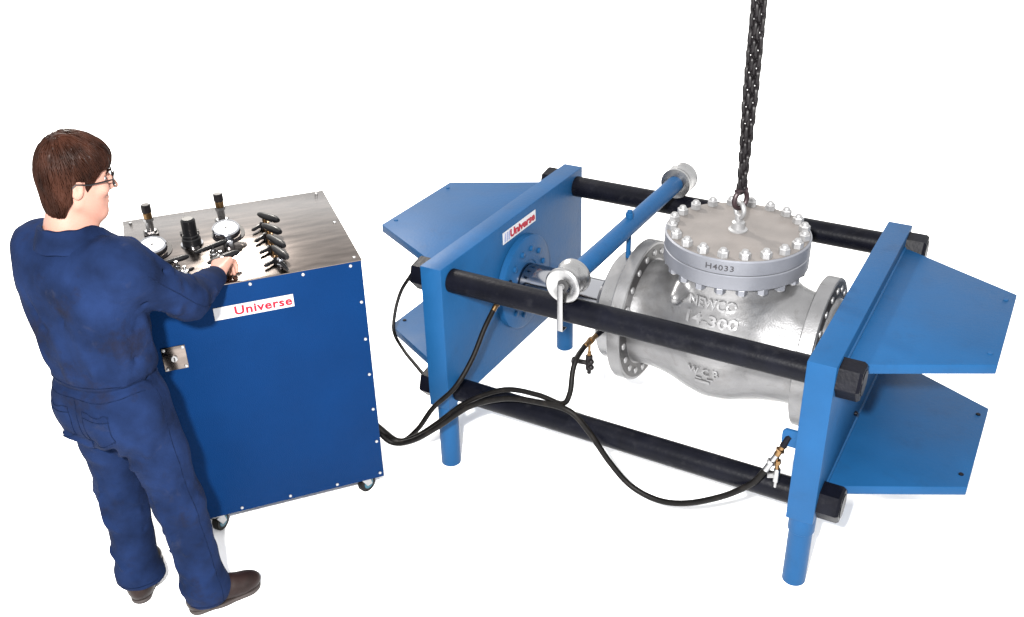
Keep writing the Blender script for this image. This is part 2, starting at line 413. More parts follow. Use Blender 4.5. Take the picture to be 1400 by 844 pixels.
# hose lug on the right plate
lug = MB().prism([(XB0 - .055, .598), (XB0 - .055, .64), (XB0 - .045, .652), (XB0 + .001, .652), (XB0 + .001, .585), (XB0 - .03, .585)], 1, .03, .045, .003).build('hose_lug', M['blue'], bench)

# ================================================================== silver check valve
valve = thing('check_valve', 'large silver flanged check valve with round bolted cover clamped between the blue plates', 'valve', FB @ Vector((1.055, YC, .34)), BPSI)
VO = Vector((1.055, YC, .34))            # local shift: bench coordinates -> valve coordinates
def vshift(v): return v - np.array(VO)
CVX, CVZ = 1.035, 1.065
def vdisp(P):
    x, y, z = P.T
    return .0022 * np.sin(17 * x + 5 * np.sin(9 * z)) * np.sin(15 * y + 11 * z) + .0008 * np.sin(60 * x + 9 * np.sin(40 * z)) * np.sin(55 * y)
body = SDF(vdisp)
body.add(cylx(.66, 1.41, YC, ZC, .192), .02)
body.add(el((1.035, YC, ZC - .020), (.265, .258, .240)), .12)
body.add(ecap((CVX, YC, ZC + .06), (CVX, YC, .915), (.262, .255), (.224, .224)), .10)
body.add(cylx(.90, .957, CVX, YC, .226, ax=2), .035)
body.add(rc((.68, YC, ZC), (.80, YC, ZC), .205, .195), .06)
body.add(rc((1.28, YC, ZC), (1.395, YC, ZC), .20, .205), .08)
body.sub(polyx([(-5, .957), (5, .957), (5, 3), (-5, 3)], 5, 0, 2, 1), .002)
# a lifting boss on the front shoulder of the body
body.add(rc((.905, .40, .885), (.905, .33, .875), .035, .024), .03)
me = body.mesh((.5, .2, .25), (1.55, 1.0, 1.05), .0075)
relax(me, 2); move_mesh(me, vshift); link('body', me, M['silver'], valve, 0); me.shade_smooth()
def vbuild(mb, name, m_, parent=valve, smooth=35):
    mb.v = [tuple(np.array(p) - np.array(VO)) for p in mb.v]; return mb.build(name, m_, parent, smooth)
hole = None
def flange(x0, x1, face):
    """pipe flange with real bolt holes: ring of plate built between hole rims"""
    n = 20; Ro = .292; Ri = .185; rb = .2525; rh = .0165; mb = MB(); k = 12
    def ring(x):
        pts = []
        for i in range(n):
            for j in range(k):
                pass
        return pts
    # rim and bore
    mb.lathe([(Ri, x0), (Ro - .004, x0), (Ro, x0 + .004), (Ro, x1 - .004), (Ro - .004, x1), (Ri, x1)], (0, YC, ZC), (1, 0, 0), 120, closed=True)
    fl_ = vbuild(mb, 'pipe_flange', M['silver'])
    return fl_, n, rb, rh
studh = {}
for x0, x1 in ((.639, .693), (1.362, 1.418)):
    fl_, n, rb, rh = flange(x0, x1, 1)
    vbuild(MB().lathe([(.222, -.002), (.222, .0012), (.279, .0012), (.279, -.002)], (x1, YC, ZC), (1, 0, 0), 96, closed=True), 'bolt_face', M['dark_ring'], fl_)
    for i in range(n):
        a = 2 * math.pi * (i + .5) / n
        if 'b' not in studh: studh['b'] = MB().lathe([(.0135, -.01), (.0135, .0045), (.010, .007)], (0, 0, 0), (1, 0, 0), 12).mesh()
        o = link('bolt_end', studh['b'], M['zinc'], fl_); o.location = Vector((x1, YC + (rb - .002) * math.cos(a), ZC + (rb - .002) * math.sin(a))) - VO
# raised face of the outlet seated on the plate
vbuild(MB().lathe([(.1, 0), (.2, 0), (.2, .057), (.1, .057)], (1.4172, YC, ZC), (1, 0, 0), 64), 'raised_face', M['rim'])
# bolted cover: two discs with a joint line
RC = .270
vbuild(MB().lathe([(.20, .948), (RC - .004, .948), (RC, .952), (RC, 1.003), (RC - .003, 1.006), (.2, 1.006)], (CVX, YC, 0), (0, 0, 1), 128), 'bonnet_flange', M['rim'])
vbuild(MB().lathe([(.2, 1.0055), (RC - .009, 1.0055), (RC - .009, 1.0085), (.2, 1.0085)], (CVX, YC, 0), (0, 0, 1), 96), 'gasket', M['brass'])
cover = vbuild(MB().lathe([(.2, 1.008), (RC - .003, 1.008), (RC, 1.011), (RC, CVZ - .005), (RC - .005, CVZ)], (CVX, YC, 0), (0, 0, 1), 128), 'cover', M['rim'])
vbuild(MB().lathe([(RC - .007, CVZ - .001), (RC - .007, CVZ + .0014)], (CVX, YC, 0), (0, 0, 1), 96), 'cover_face', M['cover'])
sm = {}
for i in range(20):
    a = 2 * math.pi * (i + .35) / 20; rb = .243
    if not sm:
        z0 = 0
        hx = MB(); v = []
        for zz, rr in ((0, .021), (.020, .021), (.024, .018)):
            for q in range(6): v.append((rr * math.cos(math.pi / 3 * q), rr * math.sin(math.pi / 3 * q), zz))
        f = [tuple(range(6)), tuple(range(12, 18))] + [(j * 6 + q, j * 6 + (q + 1) % 6, j * 6 + 6 + (q + 1) % 6, j * 6 + 6 + q) for j in range(2) for q in range(6)]
        sm['nut'] = hx.add(v, f).mesh(); sm['nutb'] = sm['nut'].copy()
        sm['stud'] = MB().lathe([(.0135, -.148), (.0135, .029), (.0105, .034)], (0, 0, 0), (0, 0, 1), 14).mesh()
    st = link('stud', sm['stud'], M['zinc'], valve); st.location = Vector((CVX + rb * math.cos(a), YC + rb * math.sin(a), CVZ + .001)) - VO
    nt_ = link('nut', sm['nut'], M['zinc'], st, 20); nt_.location = (0, 0, .0008); nt_.rotation_euler = (0, 0, a + random.uniform(-.5, .5))
    nb_ = link('nut', sm['nutb'], M['rim'], st, 20); nb_.location = (0, 0, .948 - CVZ - .0255); nb_.rotation_euler = (0, 0, a + random.uniform(-.5, .5))
ey = MB().lathe([(.036, 0), (.036, .006), (.026, .010), (.024, .034), (.015, .040), (.014, .062)], (CVX, YC, CVZ), (0, 0, 1), 28)
ring = [(CVX + .029 * math.cos(t) * .75, YC - .029 * math.cos(t) * .66, CVZ + .084 + .029 * math.sin(t)) for t in np.linspace(0, 2 * math.pi, 36, endpoint=False)]
ey.tube(ring, .0090, 12, closed=True)
vbuild(ey, 'eye_bolt', M['zinc'])
# cast lettering on the front of the body, pressed onto its surface
def onto_body(me, lift):
    def fn(v):
        P = np.stack([v[:, 0], np.full(len(v), .16), v[:, 1]], 1)
        for _ in range(60):
            d = body(P); P[:, 1] += np.clip(d, -.02, .05) * .9
        P[:, 1] -= (v[:, 2] > 0) * lift + .0005
        return P - np.array(VO)
    return move_mesh(me, fn)
def subdivided(me, n=1):
    bm = bmesh.new(); bm.from_mesh(me); bmesh.ops.triangulate(bm, faces=bm.faces)
    bmesh.ops.subdivide_edges(bm, edges=bm.edges, cuts=n); bm.to_mesh(me); bm.free(); return me
for s, x0, x1, z0, z1 in (('NEWCO', .945, 1.125, .842, .884), ('14-300', .942, 1.140, .778, .822), ('W C B', .975, 1.095, .578, .614)):
    me = fit_text(subdivided(text_mesh(s, .05, .0012, .001, 2)), x0, x1, z0, z1)
    link('raised_lettering', onto_body(me, .0062), M['cast'], valve, 0)
for bx0, bx1, bz0, bz1 in ((1.0, 1.06, .535, .549), (1.005, 1.028, .557, .564), (1.050, 1.073, .557, .564)):
    bar = MB().box((bx0, bz0, -.001), (bx1, bz1, .001)).mesh(); link('raised_mark', onto_body(subdivided(bar, 3), .004), M['cast'], valve, 0)
me = fit_text(text_mesh('H4033', .03, .0003, .0004, 2, 1.1), 1.010, 1.112, 1.024, 1.046)
def onto_rim(v):
    r = RC + .0006 + .0004 * (v[:, 2] > 0); a = (v[:, 0] - CVX) / RC
    return np.stack([CVX + r * np.sin(a), YC - r * np.cos(a), v[:, 1]], 1) - np.array(VO)
link('stencil_number', move_mesh(me, onto_rim), M['ink'], cover, 0)

# ================================================================== roller bar lying across the upper rods
RBX, RBZ = .598, .997
rbar = thing('roller_bar', 'light blue cross tube with turned aluminium end rollers lying over both upper rods', 'roller bar', FB @ Vector((RBX, YC, .927)), BPSI)
RO = Vector((RBX, YC, .927))
def rbuild(mb, name, m_, parent=rbar, smooth=35):
    mb.v = [tuple(np.array(p) - np.array(RO)) for p in mb.v]; return mb.build(name, m_, parent, smooth)
rbuild(MB().cyl((RBX, .09, RBZ), (RBX, W - .095, RBZ), .036, 36), 'tube', M['blue'])
for y, s in ((.068, -1), (1.135, 1)):
    pr = [(.012, .040), (.026, .044), (.036, .051), (.062, .052), (.067, .048), (.067, .040), (.062, .034), (.060, .016), (.060, -.022), (.064, -.030), (.066, -.034), (.066, -.046), (.04, -.05)]
    rl = rbuild(MB().lathe(pr, (RBX, y, RBZ), (0, s, 0), 56), 'roller', M['turned'])
    rbuild(MB().lathe([(.022, .036), (.022, .0435), (.015, .0445)], (RBX, y, RBZ), (0, s, 0), 24), 'axle_hole', M['dark'], rl)
    rbuild(MB().cyl((RBX, y + s * .05, RBZ), (RBX, y + s * .066, RBZ), .011, 16, .002), 'axle', M['zinc'], rl)
    st = MB(); ys = y + s * .064
    pts = [(RBX, ys, RBZ + .012), (RBX, ys, RBZ - .15), (RBX + .0, ys - s * .004, RBZ - .165), (RBX, ys - s * .03, RBZ - .17)]
    st.box((RBX - .011, min(ys, ys + s * .004), RBZ - .175), (RBX + .011, max(ys, ys + s * .004), RBZ + .012), .0015)
    st.box((RBX - .011, min(ys - s * .0, ys - s * .03), RBZ - .175), (RBX + .011, max(ys, ys - s * .03), RBZ - .171), .001)
    rbuild(st, 'strap', M['alu'])
rbuild(MB().cyl((RBX, .60, RBZ + .030), (RBX, .60, RBZ + .056), .016, 16, .002), 'pin_collar', M['blue'])
rbuild(MB().cyl((RBX, .60, ZC + .226), (RBX, .60, RBZ + .066), .0105, 14), 'support_pin', M['blue'])

# ================================================================== hoist chain
ch = thing('hoist_chain', 'dark double strand lifting chain hanging down to the eye bolt of the valve cover', 'chain', FB @ Vector((CVX, YC, CVZ + .07)), BPSI)
li = [];
for t in np.linspace(0, 2 * math.pi, 20, endpoint=False):
    x = .0112 * math.cos(t); z = .0112 * math.sin(t); z += math.copysign(.0095, math.sin(t)) if abs(math.sin(t)) > .01 else 0
    li.append((x, 0, z))
lm_ = MB().tube(li, .0080, 8, closed=True).mesh()
z = .100; i = 0
while z < 1.06:
    sp = min(.0128, .003 + max(0, z - .15) * .035)
    for s in (-1, 1):
        o = link('link', lm_, M['chain'], ch)
        tw = .35 + z * .3
        o.location = (s * sp * math.cos(tw), s * sp * math.sin(tw) * .6, z + (.0152 if s > 0 else 0))
        o.rotation_euler = (random.uniform(-.1, .1), random.uniform(-.1, .1), tw + (math.pi / 2 if i % 2 else 0) + .45)
    z += .0305; i += 1
sh = MB(); sp_ = [(.030 * math.sin(t), -.0 + .005 * math.sin(t), .055 - .034 * math.cos(t)) for t in np.linspace(-2.7, 2.7, 24)]
sh.tube(sp_, .010, 12); sh.cyl((-.026, -.004, .09), (.026, .004, .09), .009, 14)
o = sh.build('shackle', mat('reddish_shackle', (.02, .011, .013), .4, metal=.4, var=.3, vscale=30), ch); o.rotation_euler = (0, 0, .9)

# ================================================================== hoses
hose_o = FB @ Vector((0, 0, 0))
def hp(lst): return [pix(px, py, FB, 1, Y) for px, py, Y in lst]
def make_hose(name, label, pts, r, n=8):
    base = Vector((pts[0][0], pts[0][1], 0)); t = thing(name, label, 'hose', FB @ base, BPSI, 'hydraulic hoses')
    P = spline(pts, n); MB().tube([p - base for p in P], r, 12).build('hose_line', M['rubber'], t)
    return t, base, P
def ferrule(t, base, a, b, r, m_=None, name='fitting'):
    a = Vector(a) - base; b = Vector(b) - base; d = (b - a)
    q = MB(); q.cyl(a, a + d * .45, r, 14, r * .1); q.cyl(a + d * .45, a + d * .62, r * 1.35, 6); q.cyl(a + d * .62, b, r * .9, 14, r * .1)
    return q.build(name, m_ or M['brass'], t)
# where the console's side stands, in bench coordinates
inv = FB.inverted()
def cside(s, z): p = FC @ Vector((0, s, z)); return inv @ p
p0 = cside(.06, .315); p1 = cside(.08, .300); p2 = cside(.10, .275)
h1 = [p0] + hp([(546, 603, -.11), (570, 588, -.09), (592, 558, -.07), (622, 530, -.04), (645, 492, .04), (662, 450, .12), (674, 425, .18)])
t, bs, P = make_hose('hydraulic_hose', 'black hose curving up from the console to a brass fitting on the left plate', h1, .0105)
ferrule(t, bs, P[-1], pix(683, 409, FB, 1, .22), .011)
MB().tube([Vector(q) - bs for q in spline([pix(683, 409, FB, 1, .22), pix(694, 398, FB, 1, .30), Vector((XA1 + .033, .46, .70))], 6)], .008, 10).build('pipe_stub', M['black'], t)
h2 = [p1] + hp([(540, 601, -.14), (564, 599, -.13), (596, 580, -.10), (640, 549, -.04), (690, 533, .005), (735, 540, .012), (768, 552, .012), (779, 538, .02), (783, 508, .06), (789, 489, .1), (799, 474, .17)])
t, bs, P = make_hose('hydraulic_hose', 'black hose draped over the lower rod and turning up to the pressing head', h2, .0105)
ferrule(t, bs, P[-1], pix(815, 459, FB, 1, .27), .011)
e_ = pix(815, 459, FB, 1, .27); MB().tube([Vector(q) - bs for q in (e_, pix(826, 450, FB, 1, .33), Vector((.61, .395, .70)))], .011, 10).build('pipe_stub', M['black'], t)
# bleed valve hanging under it
a = pix(806, 466, FB, 1, .22); bv = MB(); q = a - bs
bv.cyl(q, q + Vector((0, 0, -.07)), .0055, 10); bv.cyl(q + Vector((0, 0, -.05)), q + Vector((0, 0, -.066)), .009, 6)
bv.build('drop_pipe', M['brass'], t)
bv = MB(); k = q + Vector((0, 0, -.10)); bv.cyl(k + Vector((0, 0, .035)), k + Vector((0, 0, -.03)), .014, 14, .002); bv.cyl(k, k + Vector((-.05, -.01, 0)), .010, 12); bv.ball(k + Vector((-.062, -.012, 0)), .014, (.6, 1, 1.2)); bv.cyl(k + Vector((0, 0, -.03)), k + Vector((0, 0, -.048)), .008, 10, .002); bv.ball(k + Vector((.012, -.008, .012)), .012); bv.ball(k + Vector((.012, -.008, -.012)), .012)
bv.build('bleed_valve', M['chain'], t)
h3 = [p2] + hp([(536, 605, -.17), (565, 602, -.15), (600, 583, -.12), (642, 556, -.06), (690, 545, -.02), (735, 550, -.012), (778, 562, -.006), (806, 592, .0), (832, 630, .0), (862, 664, .0), (900, 684, .0), (940, 688, .0), (990, 678, .0), (1028, 661, .005), (1046, 643, .015)])
t, bs, P = make_hose('hydraulic_hose', 'black hose sagging in a long loop below the lower rod to the right plate', h3, .0115)
j0 = pix(1062, 622, FB, 1, .03); j1 = pix(1078, 598, FB, 1, .038)
ferrule(t, bs, P[-1], j0, .012, M['alu'], 'hose_ferrule'); ferrule(t, bs, j0, pix(1071, 610, FB, 1, .036), .012)
MB().tube([Vector(q) - bs for q in (pix(1071, 610, FB, 1, .036), j1, Vector((XB0 - .028, .04, .625)))], .013, 12).build('elbow', M['black'], t)
q = j0 - bs; bv = MB(); bv.cyl(q, q + Vector((.008, 0, -.06)), .008, 12); bv.cyl(q + Vector((.004, 0, -.02)), q + Vector((.006, 0, -.036)), .013, 6); bv.build('drop_pipe', M['brass'], t)
bv = MB(); k = q + Vector((.008, 0, -.085)); bv.cyl(k + Vector((0, 0, .03)), k + Vector((0, 0, -.025)), .012, 14, .002); bv.cyl(k, k + Vector((-.03, -.01, -.004)), .009, 10, .001); bv.cyl(k + Vector((0, 0, -.025)), k + Vector((0, 0, -.05)), .006, 10, .001); bv.build('bleed_valve', M['alu'], t)
h4 = hp([(562, 376, .06), (548, 399, .10), (540, 428, .20), (539, 455, .28), (552, 479, .24), (568, 499, .16), (583, 517, .09)])
t, bs, P = make_hose('hydraulic_hose', 'thin black hose looping round the corner of the lower left gusset', h4, .0075)

# ================================================================== control console
CW, CD, CZ, CB = .787, .704, 1.0762, .10
con = thing('control_console', 'dark blue wheeled control cabinet with stainless steel top full of valves and gauges', 'control console', (CX, CY, 0), CPSI)
MB().box((-CW, 0, CB), (0, CD, CZ - .004), .004).build('cabinet', M['navy'], con)
MB().box((-CW - .002, -.003, CZ - .004), (.002, CD + .002, CZ), .0012).build('top_panel', M['steel'], con)
scr = MB().lathe([(.0062, 0), (.0055, .003), (.003, .0042)], (0, 0, 0), (0, -1, 0), 12).mesh()
def screw(x, z): o = link('screw', scr, M['zinc'], con); o.location = (x, -.0002, z)
for x in (-.041, -.211, -.395, -.58, -.75): screw(x, 1.058)
for z in (.906, .749, .593, .433, .279, .123): screw(-.016, z); screw(-CW + .016, z)
for x in (-.191, -.377, -.564, -.73): screw(x, .117)
scr2 = MB().lathe([(.006, 0), (.0055, .003), (.003, .004)], (0, 0, 0), (0, 0, 1), 12).mesh()
for x, y in ((-.02, .025), (-.02, .36), (-.03, CD - .025), (-CW + .025, CD - .03), (-.43, CD - .02), (-CW + .02, .3)):
    o = link('screw', scr2, M['zinc'], con); o.location = (x, y, CZ)
# casters: plate, swivel fork, wheel and hub, each swivelled its own way
for x, y, sw in ((-.080, .058, R(-58)), (-.665, .040, R(-40)), (-.085, CD - .09, R(20)), (-.69, CD - .09, R(-15))):
    q = Matrix.Rotation(sw, 3, 'Z'); P3 = lambda a, b, c: Vector((x, y, 0)) + q @ Vector((a, b, c))
    c = MB(); c.box((x - .03, y - .03, CB - .006), (x + .03, y + .03, CB - .0005), .001); c.cyl((x, y, CB - .02), (x, y, CB - .006), .02, 16)
    for s in (-1, 1):
        k = len(c.v); c.prism([(-.02, CB - .02), (.02, CB - .02), (.034, .034), (.008, .034)], 0, s * .0185 - .0015, s * .0185 + .0015)
        for i_ in range(k, len(c.v)): c.v[i_] = tuple(P3(*c.v[i_]))
    cst = c.build('caster', M['zinc'], con)
    MB().lathe([(.026, -.014), (.036, -.014), (.039, -.010), (.039, .010), (.036, .014), (.026, .014)], P3(0, .02, .0392), q @ Vector((1, 0, 0)), 28).build('wheel', M['rubber'], cst)
    MB().cyl(P3(-.0158, .02, .0392), P3(.0158, .02, .0392), .024, 20, .002).build('wheel_hub', M['hub'], cst)
# sign
sg = MB().box((-.532, -.0026, .942), (-.256, -.0006, .990)).build('name_plate', M['white'], con, 0)
def on_yplane(me, Y): return move_mesh(me, lambda v: np.stack([v[:, 0], Y - v[:, 2], v[:, 1]], 1))
link('lettering', on_yplane(fit_text(text_mesh('Universe', .05, .0013, .0005, 4, 1.08), -.462, -.262, .950, .984), -.0032), M['red'], sg, 0)
# latch plate
lt = MB().box((-.728, -.004, .781), (-.648, -.0005, .874), .0012).build('latch_plate', M['steel'], con)
for x in (-.72, -.656):
    for z in (.789, .866): o = link('screw', scr, M['zinc'], lt); o.location = (x, -.004, z)
MB().cyl((-.690, -.004, .828), (-.690, -.013, .828), .011, 16, .001).build('lock', M['zinc'], lt)
MB().box((-.6925, -.0142, .820), (-.6875, -.0128, .836)).build('key_slot', M['dark'], lt)
# gauges: flange, case, bezel, dial, pedestal facing up and a little towards the operator
def gauge(x, y):
    q = MB(); tilt = R(14); ax = Vector((0, -math.sin(tilt), math.cos(tilt))); c = Vector((x, y, CZ + .034))
    q.lathe([(.022, -.04), (.022, .0), (.047, .002), (.050, .006), (.050, .026), (.047, .03), (.043, .03), (.043, .026), (.002, .026)], c, ax, 40)
    g_ = q.build('pressure_gauge', M['chrome'], con)
    MB().lathe([(.046, -.002), (.060, -.002), (.060, .004), (.046, .004)], c + Vector((.006, -.004, 0)), ax, 36, closed=True).build('mounting_ring', M['chain'], g_)
    d = MB().lathe([(.0425, .0262), (.0425, .0272), (.002, .0275)], c, ax, 32).build('dial', M['face'], g_)
    e1 = Vector((1, 0, 0)); e2 = ax.cross(e1)
    nd = MB(); a = R(215); dv = e1 * math.cos(a) + e2 * math.sin(a); pv = dv.cross(ax); o = c + ax * .029
    nd.add([o - dv * .008 + pv * .0016, o - dv * .008 - pv * .0016, o + dv * .032, o - dv * .008 + pv * .0016 + ax * .0006, o - dv * .008 - pv * .0016 + ax * .0006, o + dv * .032 + ax * .0006], [(0, 2, 1), (3, 4, 5), (0, 1, 4, 3), (1, 2, 5, 4), (2, 0, 3, 5)])
    nd.cyl(o, o + ax * .0015, .0035, 10); nd.build('needle', M['ink'], g_, 0)
    tk = MB()
    for i in range(13):
        a = R(-45 + 270 * i / 12); dv = e1 * math.cos(a) + e2 * math.sin(a); pv = dv.cross(ax); o = c + ax * .0279
        tk.add([o + dv * .031 + pv * .0009, o + dv * .031 - pv * .0009, o + dv * .038 - pv * .0009, o + dv * .038 + pv * .0009], [(0, 1, 2, 3)])
    tk.build('dial_ticks', M['ink'], g_, 0)
    st = MB(); st.box((x - .014, y - .086, CZ), (x + .014, y - .045, CZ + .035), .004); st.cyl((x, y - .06, CZ + .02), (x, y - .02, CZ + .03), .012, 14); st.build('gauge_stem', M['chrome'], g_)
gauge(-.690, .300); gauge(-.426, .345)
# relief valves standing behind the gauges
for x, y in ((-.690, .545), (-.424, .545)):
    q = MB(); q.cyl((x, y, CZ), (x, y, CZ + .012), .023, 6); q.cyl((x, y, CZ + .012), (x, y, CZ + .052), .0145, 20, .002); q.cyl((x, y, CZ + .05), (x, y, CZ + .062), .019, 6)
    rv = q.build('relief_valve', M['alu'], con)
    MB().cyl((x, y, CZ + .062), (x, y, CZ + .085), .0165, 20, .002).build('brass_collar', M['brass'], rv)
    MB().cyl((x, y, CZ + .085), (x, y, CZ + .118), .0185, 20, .003).build('adjuster_cap', M['chain'], rv)
    MB().box((x - .027, y - .025, CZ + .0005), (x + .027, y + .025, CZ + .004), .001).build('base_washer', M['chain'], rv)
# black air regulator
x, y = -.553, .375
q = MB(); q.cyl((x, y, CZ), (x, y, CZ + .03), .034, 28, .004); q.cyl((x, y, CZ + .03), (x, y, CZ + .105), .026, 12, .006); q.cyl((x, y, CZ + .030), (x, y, CZ + .042), .031, 28, .003)
rg = q.build('air_regulator', M['plastic'], con)
MB().lathe([(.034, .0), (.041, .0), (.041, .006), (.034, .006)], (x, y, CZ), (0, 0, 1), 32, closed=True).build('panel_ring', M['chrome'], rg)
q = MB(); q.box((x - .035, y + .10, CZ + .0005), (x + .035, y + .125, CZ + .006), .001); q.build('tag_plate', M['chain'], rg)
# ball valves with long black levers
def lever(p, a, b, r=.0085, name='lever_valve'):
    p = Vector(p); a = Vector(a); b = Vector(b)
    q = MB(); q.cyl(p, p + Vector((0, 0, .028)), .015, 18, .002); q.cyl(p + Vector((0, 0, .028)), p + Vector((0, 0, .04)), .012, 6); q.cyl(p + Vector((0, 0, .04)), p + Vector((0, 0, .056)), .006, 10)
    v_ = q.build(name, M['alu'], con)
    k = MB(); P = [a + (b - a) * t for t in np.linspace(0, 1, 9)]; k.tube(P, [r * .55, r * .8, r, r * 1.05, r * 1.1, r * 1.15, r * 1.2, r * 1.15, r * .7], 12); k.build('handle', M['plastic'], v_)
    return v_
lever((-.621, .125, CZ), (-.672, .132, CZ + .052), (-.576, .160, CZ + .052))
lever((-.490, .205, CZ), (-.552, .178, CZ + .052), (-.437, .236, CZ + .052))
lever((-.597, .075, CZ), (-.640, .070, CZ + .030), (-.566, .098, CZ + .032), .006)
lever((-.468, .150, CZ), (-.505, .135, CZ + .035), (-.430, .165, CZ + .036), .006)
# grip lever under the operator's hand
GR = Vector((-.468, .100, CZ))
gv = lever(GR, GR + Vector((-.05, -.012, .046)), GR + Vector((.06, .03, .05)), .010)
# black block by the left gauge
MB().box((-.728, .165, CZ + .0005), (-.688, .2, CZ + .03), .004).build('selector_block', M['plastic'], con)
# four T handled valves in a column
for (a, b, c, d) in (((-.292, .452), (-.232, .350), (-.330, .384), (-.287, .423)), ((-.292, .341), (-.242, .239), (-.334, .278), (-.292, .315)),
                     ((-.289, .233), (-.249, .113), (-.333, .169), (-.293, .198)), ((-.288, .132), (-.255, .014), (-.332, .056), (-.290, .088))):
    px, py = a[0] * .72 + b[0] * .28, a[1] * .72 + b[1] * .28
    q = MB(); q.cyl((px, py, CZ), (px, py, CZ + .020), .016, 6); q.cyl((px, py, CZ + .02), (px, py, CZ + .04), .009, 14)
    tv = q.build('needle_valve', M['brass'], con)
    k = MB(); P = [Vector((a[0] + (b[0] - a[0]) * t, a[1] + (b[1] - a[1]) * t, CZ + .046 + .004 * t)) for t in np.linspace(0, 1, 9)]
    k.tube(P, [.007, .0115, .013, .0135, .0145, .015, .015, .014, .008], 12); k.build('tee_handle', M['plastic'], tv)
    k = MB(); P = [Vector((c[0] + (d[0] - c[0]) * t, c[1] + (d[1] - c[1]) * t, CZ + .013)) for t in np.linspace(0, 1, 7)]
    k.tube(P, [.004, .0075, .0075, .0065, .008, .009, .007], 10); k.cyl((d[0], d[1], CZ), (d[0], d[1], CZ + .022), .008, 10); k.build('side_handle', M['plastic'], tv)
q = MB(); q.cyl((-.276, .062, CZ), (-.276, .062, CZ + .012), .014, 18, .002); q.ball((-.276, .062, CZ + .022), .013); kn = q.build('chrome_knob', M['chrome'], con)
k = MB(); k.tube([(-.276, .055, CZ + .018), (-.266, .018, CZ + .016), (-.262, -.008, CZ + .014)], [.006, .007, .0045], 10); k.build('knob_handle', M['plastic'], kn)

# ================================================================== the operator
BO = np.array((-1.2865, 2.674)); BA = R(28)
def b2w(v):
    """body frame (right, forward, up) -> world"""
    x = BO[0] + v[:, 0] * math.cos(BA) + v[:, 1] * math.sin(BA); y = BO[1] - v[:, 0] * math.sin(BA) + v[:, 1] * math.cos(BA)
    return np.stack([x, y, v[:, 2]], 1)
PL = np.array((BO[0], BO[1], 0.))
def w2p(v): return v - PL
def p_body(v): return w2p(b2w(v))
# joints in the body frame
shR, elR, wrR = (.178, .012, 1.385), (.178, .235, 1.165), (.088, .455, 1.128)
shL, elL, wrL = (-.162, .020, 1.380), (-.205, .075, 1.125), (-.188, .275, 1.125)
hipR, knR, anR = (.102, .025, .88), (.140, .058, .47), (.157, .075, .09)
hipL, knL, anL = (-.082, .025, .88), (-.104, .035, .47), (-.103, .022, .09)
HC = np.array((.020, .052, 1.612)); HA = R(31); HT = R(7); HZ = 1.08           # head centre, turn to the right, nod, length
_c, _s = math.cos(HA), math.sin(HA); _ct, _st = math.cos(HT), math.sin(HT)
HQ = np.array([[_c, -_s, 0], [_s, _c, 0], [0, 0, 1]]).T @ np.array([[1, 0, 0], [0, _ct, _st], [0, -_st, _ct]])   # columns: head axes in the body frame
HQ = np.array([[_c, _s * _ct, _s * _st], [-_s, _c * _ct, _c * _st], [0, -_st, _ct]])
def head2b(v): return HC + (v * np.array((1, 1, HZ))) @ HQ.T
def b2head(P): return ((P - HC) @ HQ) / np.array((1, 1, HZ))
def inhead(f): return lambda P: f(b2head(P))
def H_(f, k=.02, sub=False): (skin.sub if sub else skin.add)(inhead(f), k)
skin = SDF()
H_(el((0, -.006, .032), (.070, .080, .083)))
H_(el((0, .022, -.012), (.059, .066, .080)), .03)
for s in (-1, 1): H_(rc((s * .044, .0, -.056), (s * .012, .064, -.096), .015, .014), .03)
H_(el((0, .070, -.096), (.017, .014, .014)), .02)
H_(rc((-.03, .076, .022), (.03, .076, .022), .012), .016)
H_(rc((0, .084, .018), (0, .113, -.026), .0075, .0098), .014)
H_(el((0, .042, -.054), (.037, .042, .042)), .03)
for s in (-1, 1):
    H_(el((s * .010, .096, -.030), (.0075, .009, .006)), .008)
    H_(el((s * .034, .072, -.022), (.02, .018, .018)), .02)
    H_(el((s * .031, .094, .004), (.014, .012, .009)), .010, True)
H_(el((0, .084, -.056), (.020, .008, .0050)), .010)
H_(el((0, .082, -.067), (.018, .008, .0058)), .010)
H_(el((0, .093, -.0615), (.022, .006, .0016)), .003, True)
for s in (-1, 1):
    H_(el((s * .073, -.004, -.006), (.010, .019, .031)), .008)
    H_(el((s * .084, .002, -.002), (.006, .009, .016)), .006, True)
H_(rc((0, -.026, -.055), (0, -.050, -.18), .046, .053), .02)
skin.add(ecap((0, .01, .92), (0, .01, 1.12), (.14, .09), (.13, .085)), .04)
skin.add(ecap((0, .01, 1.12), (0, .02, 1.33), (.13, .085), (.15, .095)), .04)
skin.add(rc((-.13, .02, 1.37), (.13, .02, 1.365), .055), .06)
skin.add(rc((0, .02, 1.36), (.0, .035, 1.46), .07, .058), .05)
